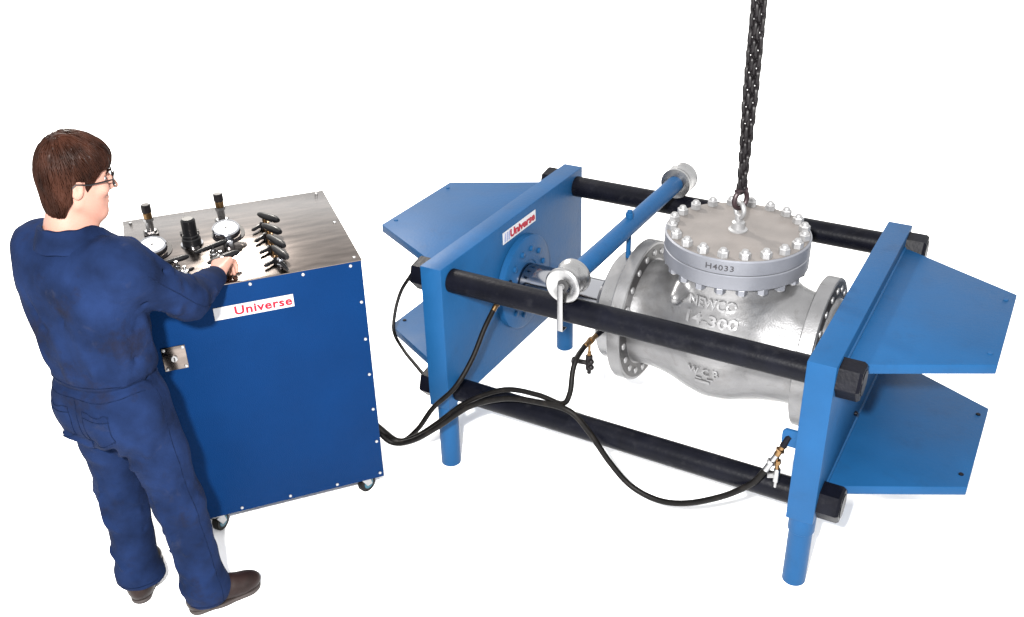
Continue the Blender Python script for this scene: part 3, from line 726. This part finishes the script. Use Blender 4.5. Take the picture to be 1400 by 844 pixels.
def hand(wr, fwd, thumb, up, curl=(.62, .85, .6)):
    wr = np.array(wr, float); f = np.array(fwd, float); f /= np.linalg.norm(f); s = np.array(thumb, float); s -= f * (s @ f); s /= np.linalg.norm(s); n = np.array(up, float); n -= f * (n @ f); n -= s * (n @ s); n /= np.linalg.norm(n)
    P = lambda a, b, c: wr + f * a + s * b + n * c
    tips = []
    for i, (sy, Lf) in enumerate(((.030, .078), (.010, .086), (-.010, .080), (-.029, .064))):
        kx = .088 - abs(sy - .008) * .25; k0 = P(kx, sy, .004); skin.add(rc(P(.0, sy * .55, 0), k0, .0155, .0118), .016)
        ang = 0; p = k0; seg = (Lf * .45, Lf * .32, Lf * .26); rr = (.0098, .0090, .0082, .0072); spread = (sy - 0) * .6
        for j in range(3):
            ang += curl[j] * (1 + .06 * i); d = f * math.cos(ang) - n * math.sin(ang) + s * spread * (1 - j * .4)
            q = p + d * seg[j]; skin.add(rc(p, q, rr[j], rr[j + 1]), .005); p = q
        tips.append(p)
    a, b_, c, d = P(.018, .020, -.008), P(.050, .046, -.018), P(.078, .046, -.036), P(.094, .034, -.048)
    skin.add(rc(a, b_, .016, .0125), .014); skin.add(rc(b_, c, .0115, .0102), .006); skin.add(rc(c, d, .0100, .0080), .005)
    return P
skin.add(rc(shR, elR, .048, .040), .03); skin.add(rc(elR, wrR, .040, .026), .02)
skin.add(rc(shL, elL, .048, .040), .03); skin.add(rc(elL, wrL, .040, .026), .02)
fR = np.array((-.036, .085, .012)); PR = hand(wrR, fR, (-1, -.3, -.25), (-.1, -.1, 1))
PLh = hand(wrL, (.015, .085, .0), (1, 0, -.1), (0, 0, 1))
skin.add(rc(hipR, knR, .075, .05), .03); skin.add(rc(knR, anR, .05, .035), .03); skin.add(rc(hipL, knL, .075, .05), .03); skin.add(rc(knL, anL, .05, .035), .03)
skin.add(ecap((0, .0, .86), (0, .01, .96), (.15, .1), (.14, .09)), .05)
me = skin.mesh((-.36, -.26, .0), (.36, .68, 1.82), .0036, 24)
relax(me, 1, .4); move_mesh(me, p_body)
person = link('person', me, M['skin'], None, 0); me.shade_smooth(); person.location = PL
tag(person, 'man in dark blue coveralls and glasses working the console valves with his right hand', 'person')

# coverall: loose cloth with folds laid as soft ridges and creases between points of the surface
rs = np.random.RandomState(11)
FOLD = []          # (a, b, half width, height)
def fold(a, b, w_, h_):
    a = np.array(a, float); b = np.array(b, float)
    for p in (a, b):
        if p[1] < -.05 and p[2] > .6: p[1] += .02
    FOLD.append((np.array(a, float), np.array(b, float), w_, h_))
# back: drapes from the arm pits to the waist, blousing over the belt
for a, b, w_, h_ in (((.15, -.10, 1.30), (.07, -.13, 1.05), .018, .010), ((.10, -.13, 1.26), (.10, -.13, 1.02), .014, .007), ((-.15, -.10, 1.28), (-.06, -.13, 1.04), .018, .010),
                     ((-.05, -.14, 1.22), (-.10, -.13, 1.03), .014, .006), ((.0, -.14, 1.18), (.03, -.14, 1.02), .016, .006), ((.17, -.04, 1.27), (.16, -.05, 1.03), .016, .009), ((.18, .04, 1.22), (.14, .08, 1.02), .015, .009),
                     ((.13, -.10, 1.36), (.03, -.13, 1.20), .016, -.006), ((.17, -.06, 1.33), (.11, -.13, 1.15), .012, -.008), ((-.12, -.11, 1.34), (-.02, -.14, 1.17), .014, -.006),
                     # seat and crotch
                     ((.10, -.15, .84), (.0, -.10, .74), .016, .010), ((-.10, -.16, .82), (.0, -.10, .73), .015, .010), ((.16, -.10, .80), (.03, -.08, .71), .013, .009), ((-.17, -.08, .78), (-.03, -.08, .70), .013, .009),
                     ((.19, .0, .80), (.08, -.09, .66), .014, .009), ((-.19, .0, .74), (-.06, -.08, .64), .013, .008), ((.0, -.13, .95), (.005, -.11, .76), .010, -.010), ((.20, .02, .90), (.17, -.08, .72), .014, .007),
                     # knees and shins
                     ((.20, .0, .60), (.09, -.02, .50), .013, .009), ((.21, .03, .52), (.08, .0, .44), .012, .008), ((.22, .04, .45), (.10, -.02, .37), .012, .008), ((-.18, .0, .62), (-.05, -.04, .50), .013, .009), ((-.19, .0, .52), (-.05, -.03, .42), .012, .008),
                     ((-.18, -.02, .40), (-.06, -.05, .33), .012, .007), ((.15, -.03, .62), (.15, -.03, .30), .012, .006), ((-.10, -.06, .58), (-.11, -.06, .28), .012, .006), ((.23, .06, .33), (.15, .0, .22), .011, .007), ((-.17, -.04, .24), (-.07, -.06, .17), .011, .009),
                     ((.12, -.01, .24), (.22, .02, .15), .011, .010), ((.24, .07, .20), (.14, -.01, .11), .010, .010), ((-.18, .0, .16), (-.05, -.05, .12), .010, .009), ((.11, .0, .15), (.2, .0, .09), .010, .008),
                     # right sleeve
                     ((.21, .07, 1.44), (.24, .16, 1.30), .012, .009), ((.16, .08, 1.46), (.12, .20, 1.30), .012, .007), ((.23, .14, 1.20), (.14, .19, 1.12), .011, .010), ((.24, .19, 1.25), (.20, .24, 1.10), .010, .010), ((.12, .22, 1.24), (.21, .27, 1.23), .010, .009), ((.23, .24, 1.16), (.16, .31, 1.09), .010, .010),
                     ((.14, .30, 1.20), (.20, .33, 1.12), .009, .008), ((.11, .35, 1.18), (.17, .37, 1.11), .009, .008), ((.22, .12, 1.36), (.20, .04, 1.24), .012, -.008), ((.10, .40, 1.17), (.14, .42, 1.09), .008, .006)):
    fold(a, b, w_, h_)
for _ in range(46):
    side = rs.choice((-1, 1)); z_ = rs.uniform(.14, .82); uc = .012 + side * (.095 + (.88 - z_) * .05); vc = .03 + (.04 if side > 0 else 0) * (1 - z_)
    a_ = rs.uniform(-2.9, -.1); r_ = .085; sl = rs.uniform(.02, .10) * rs.choice((-1, 1)); da = rs.uniform(.5, 1.1)
    p = (uc + r_ * math.cos(a_), vc + r_ * math.sin(a_), z_); q = (uc + r_ * math.cos(a_ + da), vc + r_ * math.sin(a_ + da), z_ + sl); fold(p, q, rs.uniform(.006, .010), rs.uniform(.0022, .0042) * rs.choice((1, 1, -1)))
for _ in range(26):
    z_ = rs.uniform(1.0, 1.36); a_ = rs.uniform(-3.0, .2); p = (.17 * math.cos(a_), .012 + .13 * math.sin(a_), z_); da = rs.uniform(-.5, .5); q = (.17 * math.cos(a_ + da), .012 + .13 * math.sin(a_ + da), z_ - rs.uniform(.04, .12)); fold(p, q, rs.uniform(.006, .010), rs.uniform(.002, .0038) * rs.choice((1, -1)))
for _ in range(16):
    t_ = rs.uniform(.2, 1.8); A_, B_, t2 = (np.array(shR), np.array(elR), t_) if t_ < 1 else (np.array(elR), np.array(wrR), t_ - 1); c0 = A_ + (B_ - A_) * t2; ax_ = (B_ - A_) / np.linalg.norm(B_ - A_); e1_ = np.cross(ax_, (0, 0, 1.)); e1_ /= np.linalg.norm(e1_); e2_ = np.cross(e1_, ax_); r_ = .068 - .014 * t_ + .006
    a_ = rs.uniform(0, 6.28); f_ = lambda a, k: c0 + ax_ * k + (e1_ * math.cos(a) + e2_ * math.sin(a)) * r_
    fold(f_(a_, 0), f_(a_ + rs.uniform(.6, 1.3), rs.uniform(-.04, .04)), .008, rs.uniform(.002, .004))
def folds(P):
    u, v, z = P.T; d = np.zeros(len(P)); lo = P.min(0) - .05; hi = P.max(0) + .05
    for a, b, w_, h_ in FOLD:
        if (np.maximum(a, b) + .03 < lo).any() or (np.minimum(a, b) - .03 > hi).any(): continue
        ba = b - a; t = np.clip((P - a) @ ba / (ba @ ba), 0, 1)
        # wander and fade at the ends
        off = ((P - a) - t[:, None] * ba); off[:, 0] += .010 * np.sin(6 * t + a[2] * 40); off[:, 2] += .008 * np.sin(5 * t + a[0] * 60)
        r2 = (off ** 2).sum(1) / (w_ * 1.08) ** 2
        d += 2.4 * h_ * np.exp(-r2) * np.clip(np.sin(math.pi * np.clip(t, .04, .96)) * 1.6, 0, 1)
    d += .0022 * np.sin(21 * u + 17 * v - 13 * z + 3 * np.sin(9 * z + 5 * u)) * np.sin(14 * z - 11 * u + 2 * np.sin(12 * v)) + .0011 * np.sin(47 * z + 31 * u + 4 * np.sin(23 * v + 9 * z)) * np.sin(29 * v - 37 * u + 20 * z)
    # waist seam: blouse above, pulled in at the belt line
    zw = .985 + .012 * u * 3
    d += np.where(np.abs(u) < .22, -.009 * np.exp(-((z - zw) / .010) ** 2) + .006 * np.exp(-((z - zw - .045) / .03) ** 2), 0) * (v < .14)
    # yoke seam and back pockets
    back = (v < -.02)
    for uc in (.085, -.085):
        e = np.maximum(np.abs(u - uc) - .058, np.abs(z - .865) - .062)
        d += np.where(back & (z > .75) & (z < .98), .0022 / (1 + np.exp(np.clip(e / .0018, -20, 20))) - .0016 * np.exp(-((e + .006) / .0022) ** 2), 0)
    return -d
cov = SDF(folds)
cov.add(ecap((.004, .010, .86), (.004, .014, .98), (.166, .130), (.154, .120)), .05)
cov.add(ecap((.004, .014, 1.0), (.004, .010, 1.14), (.154, .120), (.166, .126)), .06)
cov.add(ecap((.004, .010, 1.14), (.004, .012, 1.30), (.168, .127), (.180, .124)), .06)
cov.add(ecap((-.115, .014, 1.370), (.13, .012, 1.362), (.085, .088), (.09, .088)), .08)
cov.add(el((-.08, -.040, 1.28), (.095, .07, .12)), .06); cov.add(el((.09, -.045, 1.28), (.095, .07, .12)), .06)
cov.add(rc((0, .015, 1.365), (.006, .022, 1.452), .10, .064), .05)
for s in (-1, 1): cov.add(el((.006 + s * .070, -.040, .885), (.090, .085, .105)), .06)
cov.add(rc((.155, .012, 1.375), (.182, .025, 1.355), .072, .072), .04); cov.add(rc((-.135, .012, 1.378), (-.160, .025, 1.352), .068, .068), .04)
for sh_, e_, w_ in ((shR, elR, wrR), (shL, elL, wrL)):
    sh_, e_, w_ = map(np.array, (sh_, e_, w_))
    cov.add(rc(sh_, e_, .074, .064), .045); cov.add(rc(e_, w_ - (w_ - e_) * .06, .064, .041), .02)
for h_, k_, a_ in ((hipR, knR, anR), (hipL, knL, anL)):
    h_, k_, a_ = map(np.array, (h_, k_, a_))
    cov.add(rc(h_ + (0, -.01, 0), (h_ + k_) / 2, .104, .088), .04); cov.add(rc((h_ + k_) / 2, k_, .088, .079), .03); cov.add(rc(k_, a_ + (0, .0, .0), .079, .073), .03)
    cov.add(rc(a_ + (0, -.012, .02), a_ + (0, .005, -.02), .072, .078), .03)
cov.sub(polyx([(.03, -.2), (1, -.2), (1, .028), (.03, .028)], 2, 0, 2, 1), .006)        # hems
cov.sub(polyx([(-1, -.2), (.03, -.2), (.03, .066), (-1, .066)], 2, 0, 2, 1), .006)
cov.sub(lambda P: np.sqrt(((P - np.array(wrR) - fR / np.linalg.norm(fR) * .02) ** 2).sum(1)) - .026, .008)
cov.sub(inhead(rc((0, -.025, -.10), (0, -.045, -.18), .062, .058)), .01)
me = cov.mesh((-.42, -.32, .0), (.42, .60, 1.60), .0050)
relax(me, 1, .35); move_mesh(me, p_body)
cv = link('coverall', me, M['overall'], person, 0); me.shade_smooth()
def onto_cloth(pts, n=14, off=.0006):
    P = np.array([tuple(p) for p in spline(pts, n)])
    for _ in range(14):
        e = 2e-3; d0 = cov(P); g_ = np.stack([(cov(P + k) - cov(P - k)) / (2 * e) for k in np.eye(3) * e], 1); g_ /= np.linalg.norm(g_, axis=1)[:, None] + 1e-9
        P = P - g_ * np.clip(d0 - off, -.03, .03)[:, None] * .7
    return [tuple(p) for p in p_body(P)]
seams = [[(.004, -.12, .96), (.006, -.13, .86), (.008, -.10, .74)],
         [(-.17, .0, 1.008), (-.1, -.12, 1.008), (.0, -.13, 1.008), (.1, -.12, 1.010), (.17, .0, 1.010)], [(-.17, .0, .962), (-.1, -.12, .962), (.0, -.13, .962), (.1, -.12, .962), (.17, .0, .962)],
         [(.18, .03, .95), (.21, .03, .75), (.22, .05, .47), (.235, .07, .2), (.235, .07, .05)], [(-.17, .02, .95), (-.19, .03, .72), (-.185, .035, .47), (-.175, .02, .2), (-.175, .02, .08)],
         [(.25, .03, 1.36), (.25, .14, 1.25), (.24, .23, 1.16), (.17, .35, 1.10), (.12, .43, 1.10)]]
for uc in (.088, -.080):
    seams.append([(uc - .055, -.14, .925), (uc - .055, -.14, .86), (uc - .045, -.14, .805), (uc, -.14, .795), (uc + .045, -.14, .805), (uc + .055, -.14, .86), (uc + .055, -.14, .925)])
    seams.append([(uc - .056, -.14, .926), (uc, -.14, .920), (uc + .056, -.14, .926)]); seams.append([(uc - .055, -.14, .905), (uc, -.14, .900), (uc + .055, -.14, .905)])
for h_, z_ in ((anR, .050), (anL, .088)):
    seams.append([(h_[0] + .075 * math.cos(a), h_[1] + .075 * math.sin(a), z_) for a in np.linspace(0, -math.pi, 9)])
for sm_ in seams: MB().tube(onto_cloth(sm_), .0012, 6).build('seam', M['seam'], cv)
# turned-down collar: a thin leaf from the neck edge out over the shoulders, with two points in front
cv_, cf_ = [], []; NA, NR = 64, 7
for k in range(NA):
    a = -2.62 + 5.24 * k / (NA - 1); front = max(0, (abs(a) - 1.7) / .92)
    sx_, cy_ = math.sin(a), -math.cos(a)
    for lay in (0, 1):
        for r_ in range(NR):
            t = r_ / (NR - 1); rad = .066 + .030 * t ** .8 + front * .028 * t; z_ = 1.494 - .010 * (1 + cy_) - front * .03 - .062 * t ** 1.25 - front * .022 * t + .014 * math.sin(min(1, t * 3) * math.pi) * .4
            th_ = .005 * (1 - lay)
            cv_.append((.004 + (rad + th_) * sx_, .014 + (rad + th_) * cy_ * 1.12 + front * .028 * t, z_ + th_ * .8 + .0015 * math.sin(9 * a + 4 * t)))
ix = lambda k, l, r_: (k * 2 + l) * NR + r_
for k in range(NA - 1):
    for r_ in range(NR - 1):
        cf_.append((ix(k, 0, r_), ix(k + 1, 0, r_), ix(k + 1, 0, r_ + 1), ix(k, 0, r_ + 1))); cf_.append((ix(k, 1, r_), ix(k, 1, r_ + 1), ix(k + 1, 1, r_ + 1), ix(k + 1, 1, r_)))
    for r_ in (0, NR - 1): cf_.append((ix(k, 0, r_), ix(k, 1, r_), ix(k + 1, 1, r_), ix(k + 1, 0, r_)))
for k in (0, NA - 1):
    for r_ in range(NR - 1): cf_.append((ix(k, 0, r_), ix(k, 0, r_ + 1), ix(k, 1, r_ + 1), ix(k, 1, r_)))
MB().add(p_body(np.array(cv_)), cf_).build('collar', M['overall'], person, 50)
# shoes
def shoe(ank, ang, name='shoe'):
    ca, sa = math.cos(ang), math.sin(ang); o = np.array((ank[0], ank[1], 0))
    def tof(f):
        def g(P):
            p = P - o; return f(np.stack([p[:, 0] * ca - p[:, 1] * sa, p[:, 0] * sa + p[:, 1] * ca, p[:, 2]], 1))
        return g
    s = SDF()
    s.add(tof(el((0, -.025, .045), (.036, .045, .042))), .03); s.add(tof(el((0, .055, .040), (.043, .075, .042))), .04); s.add(tof(el((.004, .135, .036), (.047, .066, .036))), .04)
    s.add(tof(rc((0, -.01, .05), (0, .0, .11), .040, .040)), .04); s.add(tof(rc((0, .03, .07), (0, .09, .058), .03, .024)), .03)
    s.sub(lambda P: P[:, 2] - .014, .006)
    a = o + np.array((-.3, -.3, -.01)); b_ = o + np.array((.3, .3, .2)); me = s.mesh(a, b_, .004); relax(me, 1); move_mesh(me, p_body)
    so = link(name, me, M['shoe'], person, 0); me.shade_smooth()
    q = SDF(); q.add(tof(ecap((0, -.03, .010), (0, .05, .010), (.037, .037), (.043, .043))), .02); q.add(tof(ecap((.003, .05, .010), (.004, .142, .010), (.043, .043), (.047, .054))), .02)
    q.sub(lambda P: P[:, 2] - .0, .001); q.sub(lambda P: .016 - P[:, 2], .003)
    me = q.mesh(a, b_, .004); move_mesh(me, p_body); link('sole', me, M['sole'], so, 0)
    lc = MB()
    for k in range(4):
        t_ = .035 + .018 * k; z_ = .098 - .010 * k
        lp = [np.array((x_, t_, z_ - abs(x_) * .35)) for x_ in (-.022, -.01, 0, .01, .022)]
        lp = [o + np.array((p[0] * ca + p[1] * sa, -p[0] * sa + p[1] * ca, p[2])) for p in lp]
        lc.tube([tuple(p) for p in p_body(np.array(lp))], .0025, 6)
    lc.build('lace', M['ink'], so)
shoe((anR[0], anR[1] - .01), math.atan2(.114, .21)); shoe((anL[0], anL[1] - .01), R(-36))
# hair
def strands(P):
    p = b2head(P); a = np.arctan2(p[:, 0], p[:, 1] + .02)
    r_ = np.sqrt(p[:, 0] ** 2 + (p[:, 1] + .02) ** 2)
    return .0016 * np.sin(46 * a + 5 * np.sin(30 * p[:, 2]) + 3 * np.sin(9 * a)) * np.clip(r_ / .06, 0, 1) + .0022 * np.sin(13 * a + 40 * p[:, 2] + 4 * np.sin(5 * a)) * np.clip(r_ / .07, 0, 1)
hr = SDF(strands)
hr.add(inhead(el((0, -.003, .042), (.084, .090, .089))), .02)
hr.add(inhead(el((0, -.030, -.006), (.076, .060, .080))), .04)
hr.add(inhead(el((0, .044, .060), (.074, .062, .044))), .03)
hr.add(inhead(el((0, -.040, -.066), (.056, .042, .042))), .03)
face = [(.20, .034), (.112, .034), (.098, .026), (.080, .040), (.064, .030), (.050, .012), (.040, -.002), (.026, -.018), (.022, .016), (-.004, .020), (-.020, .006), (-.022, -.020), (-.020, -.045), (-.034, -.066), (-.040, -.090), (-.045, -.20), (.2, -.2)]
hr.sub(inhead(polyx(face, .3)), .006)
me = hr.mesh(HC - .2, HC + .2, .0034); relax(me, 1, .3)
def lock_strands(base, n, rs):
    """thin tapered locks that lie on the hair and flow down from the crown"""
    v = np.array([p.co for p in base.vertices]); p = v[rs.randint(0, len(v), n * 2)]; hpnt = b2head(p)
    r_in = el((0, -.006, .032), (.070, .080, .083))(hpnt)
    p = p[(r_in > .004)][:n]; n = len(p); steps = 9; L_ = rs.uniform(.035, .085, n) / steps; off = rs.uniform(-.0005, .0032, n); crown = HC + HQ @ np.array((.012, -.045, .125))
    def grad(P):
        e = 2e-3; g_ = np.stack([hr(P + d_, disp=False) - hr(P - d_, disp=False) for d_ in np.eye(3) * e], 1); return g_ / (np.linalg.norm(g_, axis=1)[:, None] + 1e-9)
    path = []; jit = rs.normal(0, .22, (n, 3))
    for k in range(steps):
        g_ = grad(p); p = p - g_ * (hr(p, disp=False) - off * (1 - .3 * k / steps))[:, None]; path.append(p.copy())
        d_ = p - crown; d_ /= np.linalg.norm(d_, axis=1)[:, None]; d_ = d_ * .8 + np.array((0, 0, -.6)) + jit; d_ -= g_ * (d_ * g_).sum(1)[:, None]; d_ /= np.linalg.norm(d_, axis=1)[:, None]
        p = p + d_ * L_[:, None]; jit = jit * .8 + rs.normal(0, .08, (n, 3))
    path = np.stack(path, 1); keep = polyx(face, .3)(b2head(path.reshape(-1, 3))).reshape(n, steps)[:, :-2].min(1) > -.004; path = path[keep]; mb = MB(); V = []; Fq = []
    rad = rs.uniform(.0009, .0017, len(path))
    prof = np.array((.5, .9, 1, 1, 1, .95, .8, .5, .12))
    for i, q in enumerate(path):
        t_ = np.gradient(q, axis=0); t_ /= np.linalg.norm(t_, axis=1)[:, None] + 1e-9; nn = q - HC; nn -= t_ * (nn * t_).sum(1)[:, None]; nn /= np.linalg.norm(nn, axis=1)[:, None]; bb = np.cross(t_, nn)
        base_i = len(V) * 0 + i * steps * 3
        ring = np.stack([q + (nn * math.cos(a) + bb * math.sin(a) * 1.6) * (rad[i] * prof)[:, None] for a in (0, 2.094, 4.189)], 1).reshape(-1, 3); V.append(ring)
        for k in range(steps - 1):
            for j in range(3): Fq.append((base_i + k * 3 + j, base_i + k * 3 + (j + 1) % 3, base_i + k * 3 + 3 + (j + 1) % 3, base_i + k * 3 + 3 + j))
    return np.concatenate(V), Fq
sv, sf = lock_strands(me, 2600, np.random.RandomState(5))
bm = bmesh.new(); bm.from_mesh(me); vv = [bm.verts.new(tuple(p)) for p in sv]
for q in sf: bm.faces.new([vv[i] for i in q])
bm.to_mesh(me); bm.free()
move_mesh(me, p_body); link('hair', me, M['hair'], person, 0); me.shade_smooth()
# eyes, brows, glasses
def hpts(l): return [tuple(p) for p in p_body(head2b(np.array(l, float)))]
for s in (-1, 1):
    q = MB(); c = hpts([(s * .031, .0735, .004)])[0]; q.ball(c, .0098); ey_ = q.build('eye', M['eyew'], person)
    c2 = hpts([(s * .031, .0815, .004)])[0]; MB().ball(c2, .0048).build('iris', M['ink'], ey_)
    MB().tube(hpts([(s * .014, .093, .020), (s * .030, .095, .0255), (s * .048, .082, .021)]), [.0028, .0036, .002], 8).build('eyebrow', M['hair'], person)
gl = MB()
for s in (-1, 1):
    rim = [(s * (.032 + .024 * math.cos(t)), .108 - .010 * abs(math.cos(t)) * (1 if math.cos(t) > 0 else -.0), .000 + .019 * math.sin(t)) for t in np.linspace(0, 2 * math.pi, 24, endpoint=False)]
    gl.tube(hpts(rim), .0022, 8, closed=True)
    gl.tube(hpts([(s * .056, .098, .006), (s * .070, .085, .008), (s * .081, .03, .004), (s * .082, -.006, .008), (s * .081, -.022, -.006)]), .0024, 8)
gl.tube(hpts([(-.009, .109, .006), (0, .112, .009), (.009, .109, .006)]), .002, 8)
gls = gl.build('glasses', M['plastic'], person)
for s in (-1, 1):
    rim = [(s * (.032 + .0228 * math.cos(t)), .1075 - .010 * max(0, math.cos(t)), .019 * .95 * math.sin(t)) for t in np.linspace(0, 2 * math.pi, 24, endpoint=False)]
    v = hpts(rim) + hpts([(p[0], p[1] - .0015, p[2]) for p in rim]); n = 24
    MB().add(v, [tuple(range(n)), tuple(range(n, 2 * n))[::-1]] + [(i, (i + 1) % n, n + (i + 1) % n, n + i) for i in range(n)]).build('lens', M['lens'], gls)
